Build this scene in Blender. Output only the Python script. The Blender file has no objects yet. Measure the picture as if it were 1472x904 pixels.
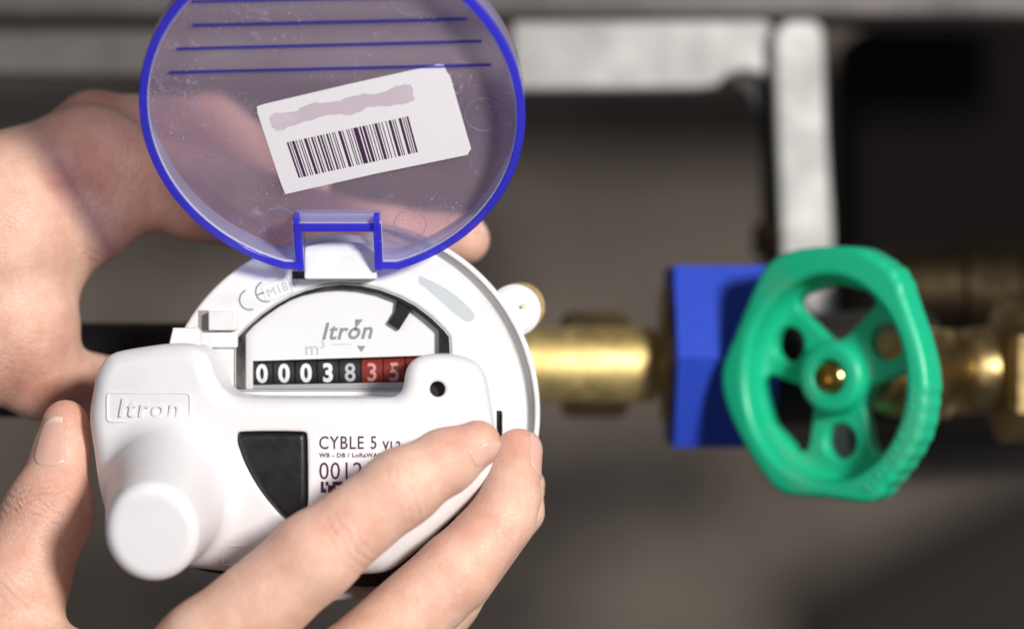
import bpy, math, random
import numpy as np
from mathutils import Vector, Matrix
random.seed(4)
rng = np.random.RandomState(7)
MM = 0.001
scene = bpy.context.scene
COL = scene.collection

# ------------------------------------------------------------------ camera, light, exposure
FOC = 480.0                       # mm from the lens to the sharp plane
PXMM = 1472 / 240.0               # photograph pixels per mm in that plane
cam = bpy.data.cameras.new('camera')
cam.sensor_width = 36.0
cam.lens = 72.0
cam.clip_start = 0.01
cam.clip_end = 20.0
cam.dof.use_dof = True
cam.dof.focus_distance = (FOC - 12) * MM
cam.dof.aperture_fstop = 5.5
cam.dof.aperture_blades = 7
camo = bpy.data.objects.new('camera', cam)
COL.objects.link(camo)
camo.location = (0, -FOC * MM, 0)
camo.rotation_euler = (math.radians(90), 0, 0)
scene.camera = camo

world = bpy.data.worlds.new('World')
scene.world = world
world.use_nodes = True
world.node_tree.nodes['Background'].inputs[0].default_value = (0.80, 0.85, 1.0, 1)
world.node_tree.nodes['Background'].inputs[1].default_value = 0.09


def area_lamp(name, loc, aim, size, watt, col=(1, 1, 1), spread=180):
    l = bpy.data.lights.new(name, 'AREA')
    l.shape = 'DISK'
    l.size = size * MM
    l.energy = watt
    l.color = col
    l.spread = math.radians(spread)
    o = bpy.data.objects.new(name, l)
    COL.objects.link(o)
    o.location = Vector(loc) * MM
    d = (Vector(aim) - Vector(loc))
    o.rotation_euler = d.to_track_quat('-Z', 'Y').to_euler()
    return o


area_lamp('key_lamp', (375, -620, 190), (0, 0, 0), 130, 7.9, (1.0, 0.965, 0.92))
area_lamp('fill_lamp', (-420, -620, 160), (-40, 0, 0), 420, 0.9, (0.93, 0.95, 1.0))

scene.view_settings.view_transform = 'Standard'
scene.view_settings.look = 'None'
scene.view_settings.gamma = 1.0
scene.view_settings.exposure = 0.0
scene.cycles.max_bounces = 10
scene.cycles.transparent_max_bounces = 16
scene.cycles.caustics_reflective = False
scene.cycles.caustics_refractive = False
scene.cycles.sample_clamp_indirect = 4.0


# ------------------------------------------------------------------ small maths helpers (everything in mm)
def W(px, py, Y):
    """point of the scene at depth Y (mm behind the sharp plane) that the photograph shows at px, py"""
    s = (FOC + Y) / FOC / PXMM
    return np.array([(px - 736) * s, Y, (452 - py) * s])


def norm(v):
    v = np.asarray(v, float)
    return v / np.linalg.norm(v)


class Frame:
    """a local drawing plane: origin, u, v in the plane, n towards the viewer"""
    def __init__(self, o, u, v):
        self.o = np.asarray(o, float)
        self.u = norm(u)
        self.v = norm(v)
        self.n = np.cross(self.u, self.v)

    def to(self, p):
        p = np.asarray(p, float)
        return self.o + p[..., 0:1] * self.u + p[..., 1:2] * self.v + p[..., 2:3] * self.n

    def px(self, x, y, h=0.0):
        """local (u, v) of the plane point (raised by h) seen at pixel x, y"""
        c = np.array([0, -FOC, 0.0])
        d = W(x, y, 0) - c
        o = self.o + h * self.n
        t = np.dot(o - c, self.n) / np.dot(d, self.n)
        q = c + t * d - o
        return (float(np.dot(q, self.u)), float(np.dot(q, self.v)))

    def shift(self, h):
        return Frame(self.o + h * self.n, self.u, self.v)

    def turned(self, deg, at=(0, 0)):
        a = math.radians(deg)
        o = self.o + at[0] * self.u + at[1] * self.v
        return Frame(o, math.cos(a) * self.u + math.sin(a) * self.v, -math.sin(a) * self.u + math.cos(a) * self.v)


def flat(Y, at=(0, 0, 0)):
    return Frame((at[0], Y, at[2]), (1, 0, 0), (0, 0, 1))


# ------------------------------------------------------------------ objects
def empty(name, base):
    o = bpy.data.objects.new(name, None)
    COL.objects.link(o)
    o.location = Vector([float(c) for c in base]) * MM
    o.empty_display_size = 0.01
    return o


def root_loc(parent):
    l = Vector((0, 0, 0))
    p = parent
    while p is not None:
        l = l + p.location
        p = p.parent
    return l


def add(name, verts, faces, material, parent=None, smooth=True, normals=None, kind=None, label=None):
    off = root_loc(parent)
    me = bpy.data.meshes.new(name)
    v = np.asarray(verts, float) * MM - np.array(off)
    me.from_pydata([tuple(p) for p in v.tolist()], [], [tuple(int(i) for i in f) for f in faces])
    me.materials.append(material)
    me.update()
    if smooth is True:
        me.polygons.foreach_set('use_smooth', [True] * len(me.polygons))
    elif smooth:
        me.polygons.foreach_set('use_smooth', [True] * len(me.polygons))
        me.set_sharp_from_angle(angle=math.radians(smooth))
    if normals is not None:
        me.normals_split_custom_set_from_vertices([tuple(n) for n in normals.tolist()])
    o = bpy.data.objects.new(name, me)
    COL.objects.link(o)
    if parent is not None:
        o.parent = parent
    if kind:
        o['kind'] = kind
    if label:
        o['label'] = label
    return o


def tag(o, label=None, cat=None, group=None, kind=None):
    if label:
        o['label'] = label
    if cat:
        o['category'] = cat
    if group:
        o['group'] = group
    if kind:
        o['kind'] = kind
    return o


def merge(*vf):
    V, F, k = [], [], 0
    for v, f in vf:
        v = np.asarray(v, float)
        V.append(v)
        F += [tuple(i + k for i in q) for q in f]
        k += len(v)
    return np.concatenate(V), F


def plate(outlines, thick, bevel, frame, res=3):
    """outline polygons (first outer, others holes by nesting); front face at frame's plane, thickness going back"""
    cu = bpy.data.curves.new('c', 'CURVE')
    cu.dimensions = '2D'
    cu.fill_mode = 'BOTH'
    cu.extrude = max(thick / 2 - bevel, 1e-4)
    cu.bevel_depth = bevel
    cu.bevel_resolution = res
    cu.offset = -bevel
    for o in outlines:
        s = cu.splines.new('POLY')
        s.points.add(len(o) - 1)
        for i, p in enumerate(o):
            s.points[i].co = (p[0], p[1], 0, 1)
        s.use_cyclic_u = True
    return curve_mesh(cu, frame, -thick / 2)


def curve_mesh(cu, frame, h):
    ob = bpy.data.objects.new('c', cu)
    me = bpy.data.meshes.new_from_object(ob)
    v = np.zeros(len(me.vertices) * 3)
    me.vertices.foreach_get('co', v)
    v = v.reshape(-1, 3)
    v[:, 2] += h
    f = [tuple(p.vertices) for p in me.polygons]
    bpy.data.objects.remove(ob)
    bpy.data.curves.remove(cu)
    bpy.data.meshes.remove(me)
    return frame.to(v), f


def text(s, size, frame, at, bold=0.0, shear=0.0, depth=0.04, align='CENTER', wx=1.0, space=1.0):
    cu = bpy.data.curves.new('t', 'FONT')
    cu.body = s
    cu.size = size
    cu.offset = bold
    cu.shear = shear
    cu.align_x = align
    cu.align_y = 'BOTTOM_BASELINE'
    cu.space_character = space
    cu.resolution_u = 3
    cu.extrude = depth / 2
    v, f = curve_mesh(cu, Frame((0, 0, 0), (1, 0, 0), (0, 1, 0)), depth / 2)
    v[:, 0] = v[:, 0] * wx + at[0]
    v[:, 1] += at[1]
    return frame.to(v), f


def circle(cx, cy, r, n=96, a0=0, a1=360):
    full = abs(a1 - a0) >= 360
    a = np.radians(np.linspace(a0, a1, n, endpoint=not full))
    return [(cx + r * math.cos(t), cy + r * math.sin(t)) for t in a]


def rrect(cx, cy, w, h, r, n=6):
    P = []
    for sx, sy, a in ((1, 1, 0), (-1, 1, 90), (-1, -1, 180), (1, -1, 270)):
        for k in range(n + 1):
            t = math.radians(a + 90 * k / n)
            P.append((cx + sx * (w / 2 - r) + r * math.cos(t), cy + sy * (h / 2 - r) + r * math.sin(t)))
    return P


def catmull(pts, n=6):
    pts = np.asarray(pts, float)
    out = []
    m = len(pts)
    for i in range(m):
        p0, p1, p2, p3 = pts[i - 1], pts[i], pts[(i + 1) % m], pts[(i + 2) % m]
        for k in range(n):
            t = k / n
            out.append(0.5 * ((2 * p1) + (-p0 + p2) * t + (2 * p0 - 5 * p1 + 4 * p2 - p3) * t * t + (-p0 + 3 * p1 - 3 * p2 + p3) * t ** 3))
    return [tuple(p) for p in out]


def inset(poly, d):
    P = np.asarray(poly, float)
    area = 0.5 * np.sum(P[:, 0] * np.roll(P[:, 1], -1) - np.roll(P[:, 0], -1) * P[:, 1])
    s = 1 if area > 0 else -1
    e1 = P - np.roll(P, 1, 0)
    e2 = np.roll(P, -1, 0) - P
    e1 /= np.linalg.norm(e1, axis=1, keepdims=True) + 1e-9
    e2 /= np.linalg.norm(e2, axis=1, keepdims=True) + 1e-9
    n1 = np.stack([-e1[:, 1], e1[:, 0]], 1) * s
    n2 = np.stack([-e2[:, 1], e2[:, 0]], 1) * s
    b = n1 + n2
    b /= np.linalg.norm(b, axis=1, keepdims=True) + 1e-9
    c = np.clip(np.sum(b * n1, 1), 0.35, 1)
    return [tuple(p) for p in (P + b * (d / c)[:, None])]


def lathe(profile, origin, axis, seg=64, up=(0, 0, 1)):
    """profile [(t along axis, radius)]"""
    a = norm(axis)
    u = norm(np.cross(up, a))
    w = np.cross(a, u)
    V, F = [], []
    for t, r in profile:
        for k in range(seg):
            th = 2 * math.pi * k / seg
            V.append(np.asarray(origin) + a * t + (u * math.cos(th) + w * math.sin(th)) * r)
    m = len(profile)
    for i in range(m - 1):
        for k in range(seg):
            j = (k + 1) % seg
            F.append((i * seg + k, i * seg + j, (i + 1) * seg + j, (i + 1) * seg + k))
    F.append(tuple(range(seg))[::-1])
    F.append(tuple((m - 1) * seg + k for k in range(seg)))
    return np.array(V), F


def box(frame, c, s, bevel=0.0):
    return plate([rrect(c[0], c[1], s[0], s[1], max(bevel, 0.01), 3)], s[2], bevel, frame.shift(c[2]), 2)


# ------------------------------------------------------------------ signed distance modelling
def smin(a, b, k):
    h = np.clip(0.5 + 0.5 * (b - a) / k, 0, 1)
    return b * (1 - h) + a * h - k * h * (1 - h)


def smax(a, b, k):
    return -smin(-a, -b, k)


def cone(X, Y, Z, a, b, r1, r2):
    a = np.asarray(a, float)
    b = np.asarray(b, float)
    d = b - a
    px, py, pz = X - a[0], Y - a[1], Z - a[2]
    h = np.clip((px * d[0] + py * d[1] + pz * d[2]) / np.dot(d, d), 0, 1)
    return np.sqrt((px - h * d[0]) ** 2 + (py - h * d[1]) ** 2 + (pz - h * d[2]) ** 2) - (r1 + (r2 - r1) * h)


def poly_sd(X, Z, poly):
    P = np.asarray(poly, float)
    d = None
    inside = np.zeros(np.broadcast(X, Z).shape, bool)
    for i in range(len(P)):
        a, b = P[i], P[(i + 1) % len(P)]
        e = b - a
        wx, wz = X - a[0], Z - a[1]
        h = np.clip((wx * e[0] + wz * e[1]) / (np.dot(e, e) + 1e-12), 0, 1)
        q = (wx - e[0] * h) ** 2 + (wz - e[1] * h) ** 2
        d = q if d is None else np.minimum(d, q)
        if a[1] != b[1]:
            c = ((a[1] > Z) != (b[1] > Z)) & (X < (b[0] - a[0]) * (Z - a[1]) / (b[1] - a[1]) + a[0])
            inside ^= c
    d = np.sqrt(d)
    return np.where(inside, -d, d)


def extrude_sd(d2, y, lo, hi, r):
    """rounded extrusion of a 2D distance between lo and hi"""
    dy = np.abs(y - (lo + hi) / 2) - (hi - lo) / 2
    a, b = d2 + r, dy + r
    return np.minimum(np.maximum(a, b), 0) + np.sqrt(np.maximum(a, 0) ** 2 + np.maximum(b, 0) ** 2) - r


def nets(f, lo, hi, h, relax=2):
    """surface nets over a distance field; returns verts, faces, normals"""
    lo = np.asarray(lo, float)
    n = np.ceil((np.asarray(hi, float) - lo) / h).astype(int) + 1
    ax = [lo[i] + h * np.arange(n[i]) for i in range(3)]
    X, Y, Z = ax[0][:, None, None], ax[1][None, :, None], ax[2][None, None, :]
    D = np.ascontiguousarray(np.broadcast_to(f(X, Y, Z), tuple(n))).astype(np.float64)
    neg = D < 0
    c = tuple(n - 1)
    acc = np.zeros(c + (3,))
    cnt = np.zeros(c)
    corner = [(i, j, k) for i in (0, 1) for j in (0, 1) for k in (0, 1)]

    def sl(o):
        return tuple(slice(o[d], o[d] + c[d]) for d in range(3))
    for a in corner:
        for d in range(3):
            if a[d]:
                continue
            b = list(a)
            b[d] = 1
            A, B = D[sl(a)], D[sl(b)]
            m = neg[sl(a)] != neg[sl(b)]
            t = np.zeros(c)
            t[m] = A[m] / (A[m] - B[m])
            for q in range(3):
                acc[..., q] += m * (a[q] + (t if q == d else 0))
            cnt += m
    act = cnt > 0
    idx = -np.ones(c, int)
    idx[act] = np.arange(act.sum())
    I = np.argwhere(act)
    V = lo + h * (I + acc[act] / cnt[act][:, None])
    F = []
    for d in range(3):
        e, g = [(1, 2), (2, 0), (0, 1)][d]
        sA = [slice(None)] * 3
        sB = [slice(None)] * 3
        sA[d] = slice(0, n[d] - 1)
        sB[d] = slice(1, n[d])
        m = neg[tuple(sA)] != neg[tuple(sB)]
        Q = np.argwhere(m)
        Q = Q[(Q[:, e] > 0) & (Q[:, g] > 0) & (Q[:, e] < n[e] - 1) & (Q[:, g] < n[g] - 1)]
        if not len(Q):
            continue
        s = neg[tuple(Q.T)]
        q = [Q.copy() for _ in range(4)]
        q[1][:, e] -= 1
        q[2][:, e] -= 1
        q[2][:, g] -= 1
        q[3][:, g] -= 1
        ids = np.stack([idx[tuple(k.T)] for k in q], 1)
        ids[~s] = ids[~s][:, ::-1]
        F.append(ids)
    F = np.concatenate(F)
    G = np.stack(np.gradient(D, h), -1)

    def sample(A, P):
        g = np.clip((P - lo) / h, 0, np.array(n) - 1.001)
        i = g.astype(int)
        t = g - i
        out = 0
        for o in corner:
            w = np.prod([t[:, d] if o[d] else 1 - t[:, d] for d in range(3)], axis=0)
            v = A[i[:, 0] + o[0], i[:, 1] + o[1], i[:, 2] + o[2]]
            out = out + (w[:, None] * v if v.ndim > 1 else w * v)
        return out
    for _ in range(relax):
        g = sample(G, V)
        V = V - g * (sample(D, V) / (np.sum(g * g, 1) + 1e-6))[:, None]
    N = sample(G, V)
    N /= np.linalg.norm(N, axis=1, keepdims=True) + 1e-9
    return V, F, N


# ------------------------------------------------------------------ materials
class Mat:
    def __init__(self, name, col, rough=0.5, **kw):
        self.m = bpy.data.materials.new(name)
        self.m.use_nodes = True
        self.nt = self.m.node_tree
        self.b = self.nt.nodes['Principled BSDF']
        self.b.inputs['Base Color'].default_value = tuple(col) + (1,)
        self.b.inputs['Roughness'].default_value = rough
        for k, v in kw.items():
            self.b.inputs[k.replace('_', ' ')].default_value = v

    def n(self, t, **kw):
        x = self.nt.nodes.new(t)
        for k, v in kw.items():
            if k in x.inputs:
                x.inputs[k].default_value = v
            else:
                setattr(x, k, v)
        return x

    def l(self, a, b):
        self.nt.links.new(a, b)

    def coord(self):
        if not hasattr(self, 'tc'):
            self.tc = self.n('ShaderNodeTexCoord')
        return self.tc.outputs['Object']

    def noise(self, scale, detail=4, rough=0.55, dist=0.0):
        x = self.n('ShaderNodeTexNoise')
        x.inputs['Scale'].default_value = scale
        x.inputs['Detail'].default_value = detail
        x.inputs['Roughness'].default_value = rough
        x.inputs['Distortion'].default_value = dist
        self.l(self.coord(), x.inputs['Vector'])
        return x.outputs['Fac']

    def ramp(self, src, stops):
        r = self.n('ShaderNodeValToRGB')
        e = r.color_ramp.elements
        while len(e) < len(stops):
            e.new(0.5)
        for i, (p, c) in enumerate(stops):
            e[i].position = p
            e[i].color = tuple(c) + (1,) if len(c) == 3 else c
        self.l(src, r.inputs[0])
        return r.outputs[0]

    def mix(self, f, a, b):
        x = self.n('ShaderNodeMix', data_type='RGBA')
        for s, i in ((f, 0), (a, 6), (b, 7)):
            if hasattr(s, 'links'):
                self.l(s, x.inputs[i])
            else:
                x.inputs[i].default_value = s if i == 0 else tuple(s) + (1,)
        return x.outputs[2]

    def maprange(self, src, a, b, c, d):
        x = self.n('ShaderNodeMapRange')
        for i, v in enumerate((a, b, c, d)):
            x.inputs[i + 1].default_value = v
        self.l(src, x.inputs[0])
        return x.outputs[0]

    def bump(self, src, strength, dist=0.0005):
        x = self.n('ShaderNodeBump')
        x.inputs['Strength'].default_value = strength
        x.inputs['Distance'].default_value = dist
        self.l(src, x.inputs['Height'])
        if getattr(self, 'lastb', None):
            self.l(self.lastb, x.inputs['Normal'])
        self.lastb = x.outputs[0]
        self.l(x.outputs[0], self.b.inputs['Normal'])


def plastic(name, col, rough=0.35, dirt=0.0, dirtcol=(0.3, 0.25, 0.2), bump=0.05, sss=0.0):
    M = Mat(name, col, rough)
    n1 = M.noise(300, 5)
    M.l(M.maprange(n1, 0.3, 0.7, rough - 0.07, rough + 0.1), M.b.inputs['Roughness'])
    n2 = M.noise(60, 8, 0.65)
    f = M.maprange(n2, 0.52, 0.75, 0.0, dirt)
    M.l(M.mix(f, col, dirtcol), M.b.inputs['Base Color'])
    M.bump(M.noise(1800, 3), bump, 0.0002)
    if sss:
        M.b.inputs['Subsurface Weight'].default_value = sss
        M.b.inputs['Subsurface Radius'].default_value = (1, 0.9, 0.8)
        M.b.inputs['Subsurface Scale'].default_value = 0.0015
    return M.m


m_white = plastic('white_plastic', (0.80, 0.79, 0.80), 0.33, 0.30, bump=0.04)
m_module = plastic('module_plastic', (0.79, 0.775, 0.79), 0.38, 0.10, bump=0.10)
m_dial = plastic('dial_white', (0.82, 0.82, 0.84), 0.5)
m_black = plastic('black_rubber', (0.006, 0.006, 0.008), 0.42, 0.3, (0.05, 0.05, 0.055), 0.3)
m_frame = plastic('dark_frame', (0.012, 0.013, 0.014), 0.3, 0.6, (0.25, 0.22, 0.2), 0.3)
m_drum = plastic('drum_black', (0.008, 0.011, 0.010), 0.5, 0.35, (0.08, 0.10, 0.09))
m_drumred = plastic('drum_red', (0.20, 0.014, 0.006), 0.5, 0.3, (0.08, 0.01, 0.01))
m_digit = plastic('digit_white', (0.82, 0.86, 0.88), 0.5)
m_digitp = plastic('digit_pink', (0.62, 0.30, 0.27), 0.5)
m_milky = plastic('milky_plastic', (0.80, 0.80, 0.79), 0.3, 0.3, (0.5, 0.5, 0.48), sss=0.5)
m_grey = plastic('grey_print', (0.24, 0.29, 0.30), 0.5)
m_lgrey = plastic('light_grey_print', (0.50, 0.53, 0.53), 0.6)
m_smudge = plastic('smudge_print', (0.50, 0.54, 0.56), 0.6)
m_purple = plastic('purple_print', (0.055, 0.015, 0.06), 0.5)
m_stick = plastic('sticker_paper', (0.83, 0.81, 0.84), 0.55)
m_stickp = plastic('sticker_smudge', (0.60, 0.50, 0.58), 0.6, 1.0, (0.74, 0.68, 0.73))
m_hole = plastic('dark_hole', (0.01, 0.008, 0.01), 0.8)
m_sill = Mat('sill_gloss', (0.62, 0.62, 0.65), 0.12, Metallic=0.35).m


def metal(name, col, rough, dark, amount=0.5, scale=60, metallic=1.0, bump=0.15):
    M = Mat(name, col, rough, Metallic=metallic)
    n = M.noise(scale, 8, 0.65, 0.3)
    M.l(M.mix(M.maprange(n, 0.42, 0.65, 0, amount), col, dark), M.b.inputs['Base Color'])
    M.l(M.maprange(M.noise(scale * 3, 5), 0.3, 0.7, rough - 0.08, rough + 0.12), M.b.inputs['Roughness'])
    M.bump(M.noise(scale * 12, 4), bump, 0.0003)
    return M.m


m_brass = metal('brass', (0.92, 0.72, 0.32), 0.55, (0.55, 0.38, 0.12), 0.5)
m_brass2 = metal('shiny_brass', (0.85, 0.60, 0.18), 0.2, (0.5, 0.33, 0.1), 0.5, 200)
m_oldbrass = metal('aged_brass', (0.50, 0.36, 0.16), 0.38, (0.14, 0.10, 0.05), 0.8)
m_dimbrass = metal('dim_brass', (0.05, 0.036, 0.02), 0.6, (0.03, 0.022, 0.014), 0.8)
m_zinc = metal('galvanised_steel', (0.52, 0.515, 0.50), 0.55, (0.36, 0.35, 0.34), 0.5, 25, 0.25, 0.3)
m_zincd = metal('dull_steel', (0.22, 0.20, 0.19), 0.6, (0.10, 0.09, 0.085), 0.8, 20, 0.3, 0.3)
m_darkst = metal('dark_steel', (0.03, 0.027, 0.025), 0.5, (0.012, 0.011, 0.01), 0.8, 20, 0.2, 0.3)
m_blue = plastic('blue_plastic', (0.025, 0.072, 0.58), 0.5, 0.3, (0.01, 0.03, 0.25), 0.1)
m_green = plastic('green_plastic', (0.010, 0.50, 0.26), 0.36, 0.55, (0.16, 0.33, 0.20), 0.15, 0.1)
m_greend = plastic('green_letters', (0.06, 0.56, 0.34), 0.4)
m_matte = Mat('matte_black', (0.014, 0.012, 0.011), 0.95, Specular_IOR_Level=0.1).m
m_hose = plastic('black_hose', (0.008, 0.007, 0.007), 0.6)


def wall_mat():
    M = Mat('cellar_wall', (0.10, 0.09, 0.08), 0.8)
    n = M.noise(3.2, 5, 0.55, 0.4)
    c = M.ramp(n, [(0.35, (0.155, 0.125, 0.100)), (0.65, (0.32, 0.265, 0.215))])
    M.l(c, M.b.inputs['Base Color'])
    M.bump(M.noise(60, 6), 0.4, 0.002)
    return M.m


m_wall = wall_mat()


def skin_mat():
    M = Mat('skin', (0.74, 0.48, 0.38), 0.5)
    at = M.n('ShaderNodeAttribute', attribute_name='red')
    n = M.noise(85, 6, 0.7)
    f = M.maprange(n, 0.38, 0.66, 0.0, 1.0)
    base = M.mix(f, (0.83, 0.545, 0.42), (0.71, 0.395, 0.295))
    x = M.n('ShaderNodeMath', operation='MULTIPLY')
    M.l(at.outputs['Fac'], x.inputs[0])
    M.l(M.maprange(M.noise(160, 4, 0.6), 0.3, 0.65, 0.35, 1.0), x.inputs[1])
    base = M.mix(x.outputs[0], base, (0.50, 0.14, 0.10))
    M.l(base, M.b.inputs['Base Color'])
    M.b.inputs['Subsurface Weight'].default_value = 0.35
    M.b.inputs['Subsurface Radius'].default_value = (1.0, 0.32, 0.16)
    M.b.inputs['Subsurface Scale'].default_value = 0.0048
    M.b.inputs['Specular IOR Level'].default_value = 0.4
    # crossing skin lines and pores
    v = M.n('ShaderNodeTexVoronoi', feature='DISTANCE_TO_EDGE')
    v.inputs['Scale'].default_value = 900
    mp = M.n('ShaderNodeMapping')
    mp.inputs['Scale'].default_value = (0.75, 1.0, 1.25)
    mp.inputs['Rotation'].default_value = (0, 0.6, 0)
    nz = M.n('ShaderNodeTexNoise')
    nz.inputs['Scale'].default_value = 400
    M.l(M.coord(), nz.inputs['Vector'])
    mx = M.n('ShaderNodeMix', data_type='VECTOR')
    mx.inputs[0].default_value = 0.0016
    M.l(M.coord(), mx.inputs[4])
    M.l(nz.outputs['Color'], mx.inputs[5])
    M.l(mx.outputs[1], mp.inputs['Vector'])
    M.l(mp.outputs[0], v.inputs['Vector'])
    M.bump(M.maprange(v.outputs['Distance'], 0.0, 0.12, 0.0, 1.0), 0.45, 0.00014)
    M.bump(M.noise(420, 4, 0.6, 0.3), 0.35, 0.0003)
    cr = M.n('ShaderNodeAttribute', attribute_name='crease')
    M.bump(cr.outputs['Fac'], 0.9, 0.0005)
    return M.m


m_skin = skin_mat()
Mn = Mat('fingernail', (0.82, 0.55, 0.50), 0.24)
Mn.b.inputs['Subsurface Weight'].default_value = 0.3
Mn.b.inputs['Subsurface Radius'].default_value = (1, 0.4, 0.3)
Mn.b.inputs['Subsurface Scale'].default_value = 0.002
_a = Mn.n('ShaderNodeAttribute', attribute_name='tip')
Mn.l(Mn.mix(_a.outputs['Fac'], (0.74, 0.44, 0.36), (0.80, 0.57, 0.47)), Mn.b.inputs['Base Color'])
m_nail = Mn.m


def clear_mat(name, tint, haze_col, haze, gloss_rough=0.06, scratch=True, frost=0.0):
    """thin see-through plastic: tinted transparency, surface gloss, milky haze with scratches and dust"""
    m = bpy.data.materials.new(name)
    m.use_nodes = True
    nt = m.node_tree
    nt.nodes.clear()
    N = nt.nodes.new
    L = nt.links.new
    out = N('ShaderNodeOutputMaterial')
    tr = N('ShaderNodeBsdfTransparent')
    tr.inputs[0].default_value = tuple(tint) + (1,)
    df = N('ShaderNodeBsdfDiffuse')
    df.inputs[0].default_value = tuple(haze_col) + (1,)
    tl = N('ShaderNodeBsdfTranslucent')
    tl.inputs[0].default_value = tuple(haze_col) + (1,)
    ad = N('ShaderNodeMixShader')
    ad.inputs[0].default_value = 0.5
    L(df.outputs[0], ad.inputs[1])
    L(tl.outputs[0], ad.inputs[2])
    mx = N('ShaderNodeMixShader')
    if frost:
        rf_ = N('ShaderNodeBsdfRefraction')
        rf_.inputs['Color'].default_value = tuple(tint) + (1,)
        rf_.inputs['Roughness'].default_value = 0.22
        rf_.inputs['IOR'].default_value = 1.03
        fm_ = N('ShaderNodeMixShader')
        fm_.inputs[0].default_value = frost
        L(tr.outputs[0], fm_.inputs[1])
        L(rf_.outputs[0], fm_.inputs[2])
        tr = fm_
    L(tr.outputs[0], mx.inputs[1])
    L(ad.outputs[0], mx.inputs[2])
    tc = N('ShaderNodeTexCoord')
    val = None
    if scratch:
        def thresh(scale, lo, hi, amp, detail=3, dist=0.0):
            n = N('ShaderNodeTexNoise')
            n.inputs['Scale'].default_value = scale
            n.inputs['Detail'].default_value = detail
            n.inputs['Distortion'].default_value = dist
            L(tc.outputs['Object'], n.inputs['Vector'])
            r = N('ShaderNodeMapRange')
            for i, q in enumerate((lo, hi, 0.0, amp)):
                r.inputs[i + 1].default_value = q
            L(n.outputs['Fac'], r.inputs[0])
            return r.outputs[0]

        def op(kind, a, b):
            x = N('ShaderNodeMath')
            x.operation = kind
            for s, i in ((a, 0), (b, 1)):
                if hasattr(s, 'links'):
                    L(s, x.inputs[i])
                else:
                    x.inputs[i].default_value = s
            return x.outputs[0]
        dust = op('MULTIPLY', thresh(1300, 0.66, 0.72, 0.9, 2), thresh(90, 0.45, 0.65, 1.0, 2))
        worm = op('MULTIPLY', thresh(260, 0.56, 0.66, 0.5, 6, 2.0), thresh(60, 0.54, 0.7, 1.0, 2))
        soft = thresh(40, 0.3, 0.8, 0.10, 4)
        val = op('ADD', op('ADD', dust, worm), op('ADD', soft, haze))
    if val is not None:
        L(val, mx.inputs[0])
    else:
        mx.inputs[0].default_value = haze
    gl = N('ShaderNodeBsdfGlossy')
    gl.inputs['Roughness'].default_value = gloss_rough
    fr = N('ShaderNodeFresnel')
    fr.inputs['IOR'].default_value = 1.4
    m2 = N('ShaderNodeMixShader')
    ge = N('ShaderNodeNewGeometry')
    fm = N('ShaderNodeMapRange')
    for i, q in enumerate((0.0, 1.0, 1.0, 0.0)):
        fm.inputs[i + 1].default_value = q
    L(ge.outputs['Backfacing'], fm.inputs[0])
    fx = N('ShaderNodeMath')
    fx.operation = 'MULTIPLY'
    L(fr.outputs[0], fx.inputs[0])
    L(fm.outputs[0], fx.inputs[1])
    L(fx.outputs[0], m2.inputs[0])
    L(mx.outputs[0], m2.inputs[1])
    L(gl.outputs[0], m2.inputs[2])
    L(m2.outputs[0], out.inputs[0])
    return m


m_lidfloor = clear_mat('clear_violet_plastic', (0.99, 0.94, 0.99), (0.80, 0.66, 0.84), 0.19, frost=0.28)
m_lidrim = clear_mat('blue_edge_plastic', (0.36, 0.38, 0.98), (0.11, 0.10, 0.98), 0.5, 0.1, False)
m_lidwall = clear_mat('violet_wall_plastic', (0.80, 0.78, 0.96), (0.74, 0.74, 0.96), 0.36, 0.08, False)
m_rib = clear_mat('blue_rib_plastic', (0.42, 0.42, 0.92), (0.14, 0.16, 0.80), 0.15, 0.1, False)
m_glint = clear_mat('glint_plastic', (0.93, 0.95, 0.94), (0.92, 0.92, 0.93), 0.75, 0.08)
m_window = clear_mat('window_glass', (0.985, 0.985, 0.985), (0.8, 0.8, 0.8), 0.0, 0.03, False)

# ================================================================== the setting
wy = 660
w = box(flat(wy), (0, 0, 0), (2400, 1800, 40), 0)
wo = add('cellar_wall', *w, m_wall, smooth=False)
tag(wo, kind='structure')
# ledge above the bracket
f = flat(300)
a, b = W(-200, -120, 300), W(1700, 22, 300)
v = box(f, ((a[0] + b[0]) / 2, (a[2] + b[2]) / 2 , 0), (b[0] - a[0], abs(a[2] - b[2]), 40), 2)
ledge = add('steel_ledge', *v, m_zincd, smooth=35)
tag(ledge, 'dull brownish steel ledge across the top of the background', 'ledge')

f = flat(520)
a, b = f.px(1222, 34), f.px(1800, 645)
v = box(f, ((a[0] + b[0]) / 2, (a[1] + b[1]) / 2, 0), (b[0] - a[0], abs(a[1] - b[1]), 60), 12)
backing = add('shade_panel', *v, m_matte, smooth=40)  # dark panel added where the background falls into shade
tag(backing, 'added dark cabinet out of focus behind the brass fittings at the right', 'panel')
v = lathe([(0, 10), (90, 10)], W(1180, 1020, -310), norm(W(1600, 800, -310) - W(1180, 1020, -310)), 48)
hs = add('dark_rod', *v, m_matte, smooth=40)  # invented rod filling the soft dark patch in this corner
tag(hs, 'made-up dark cable blurred in the foreground at the lower right corner', 'rod')
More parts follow.
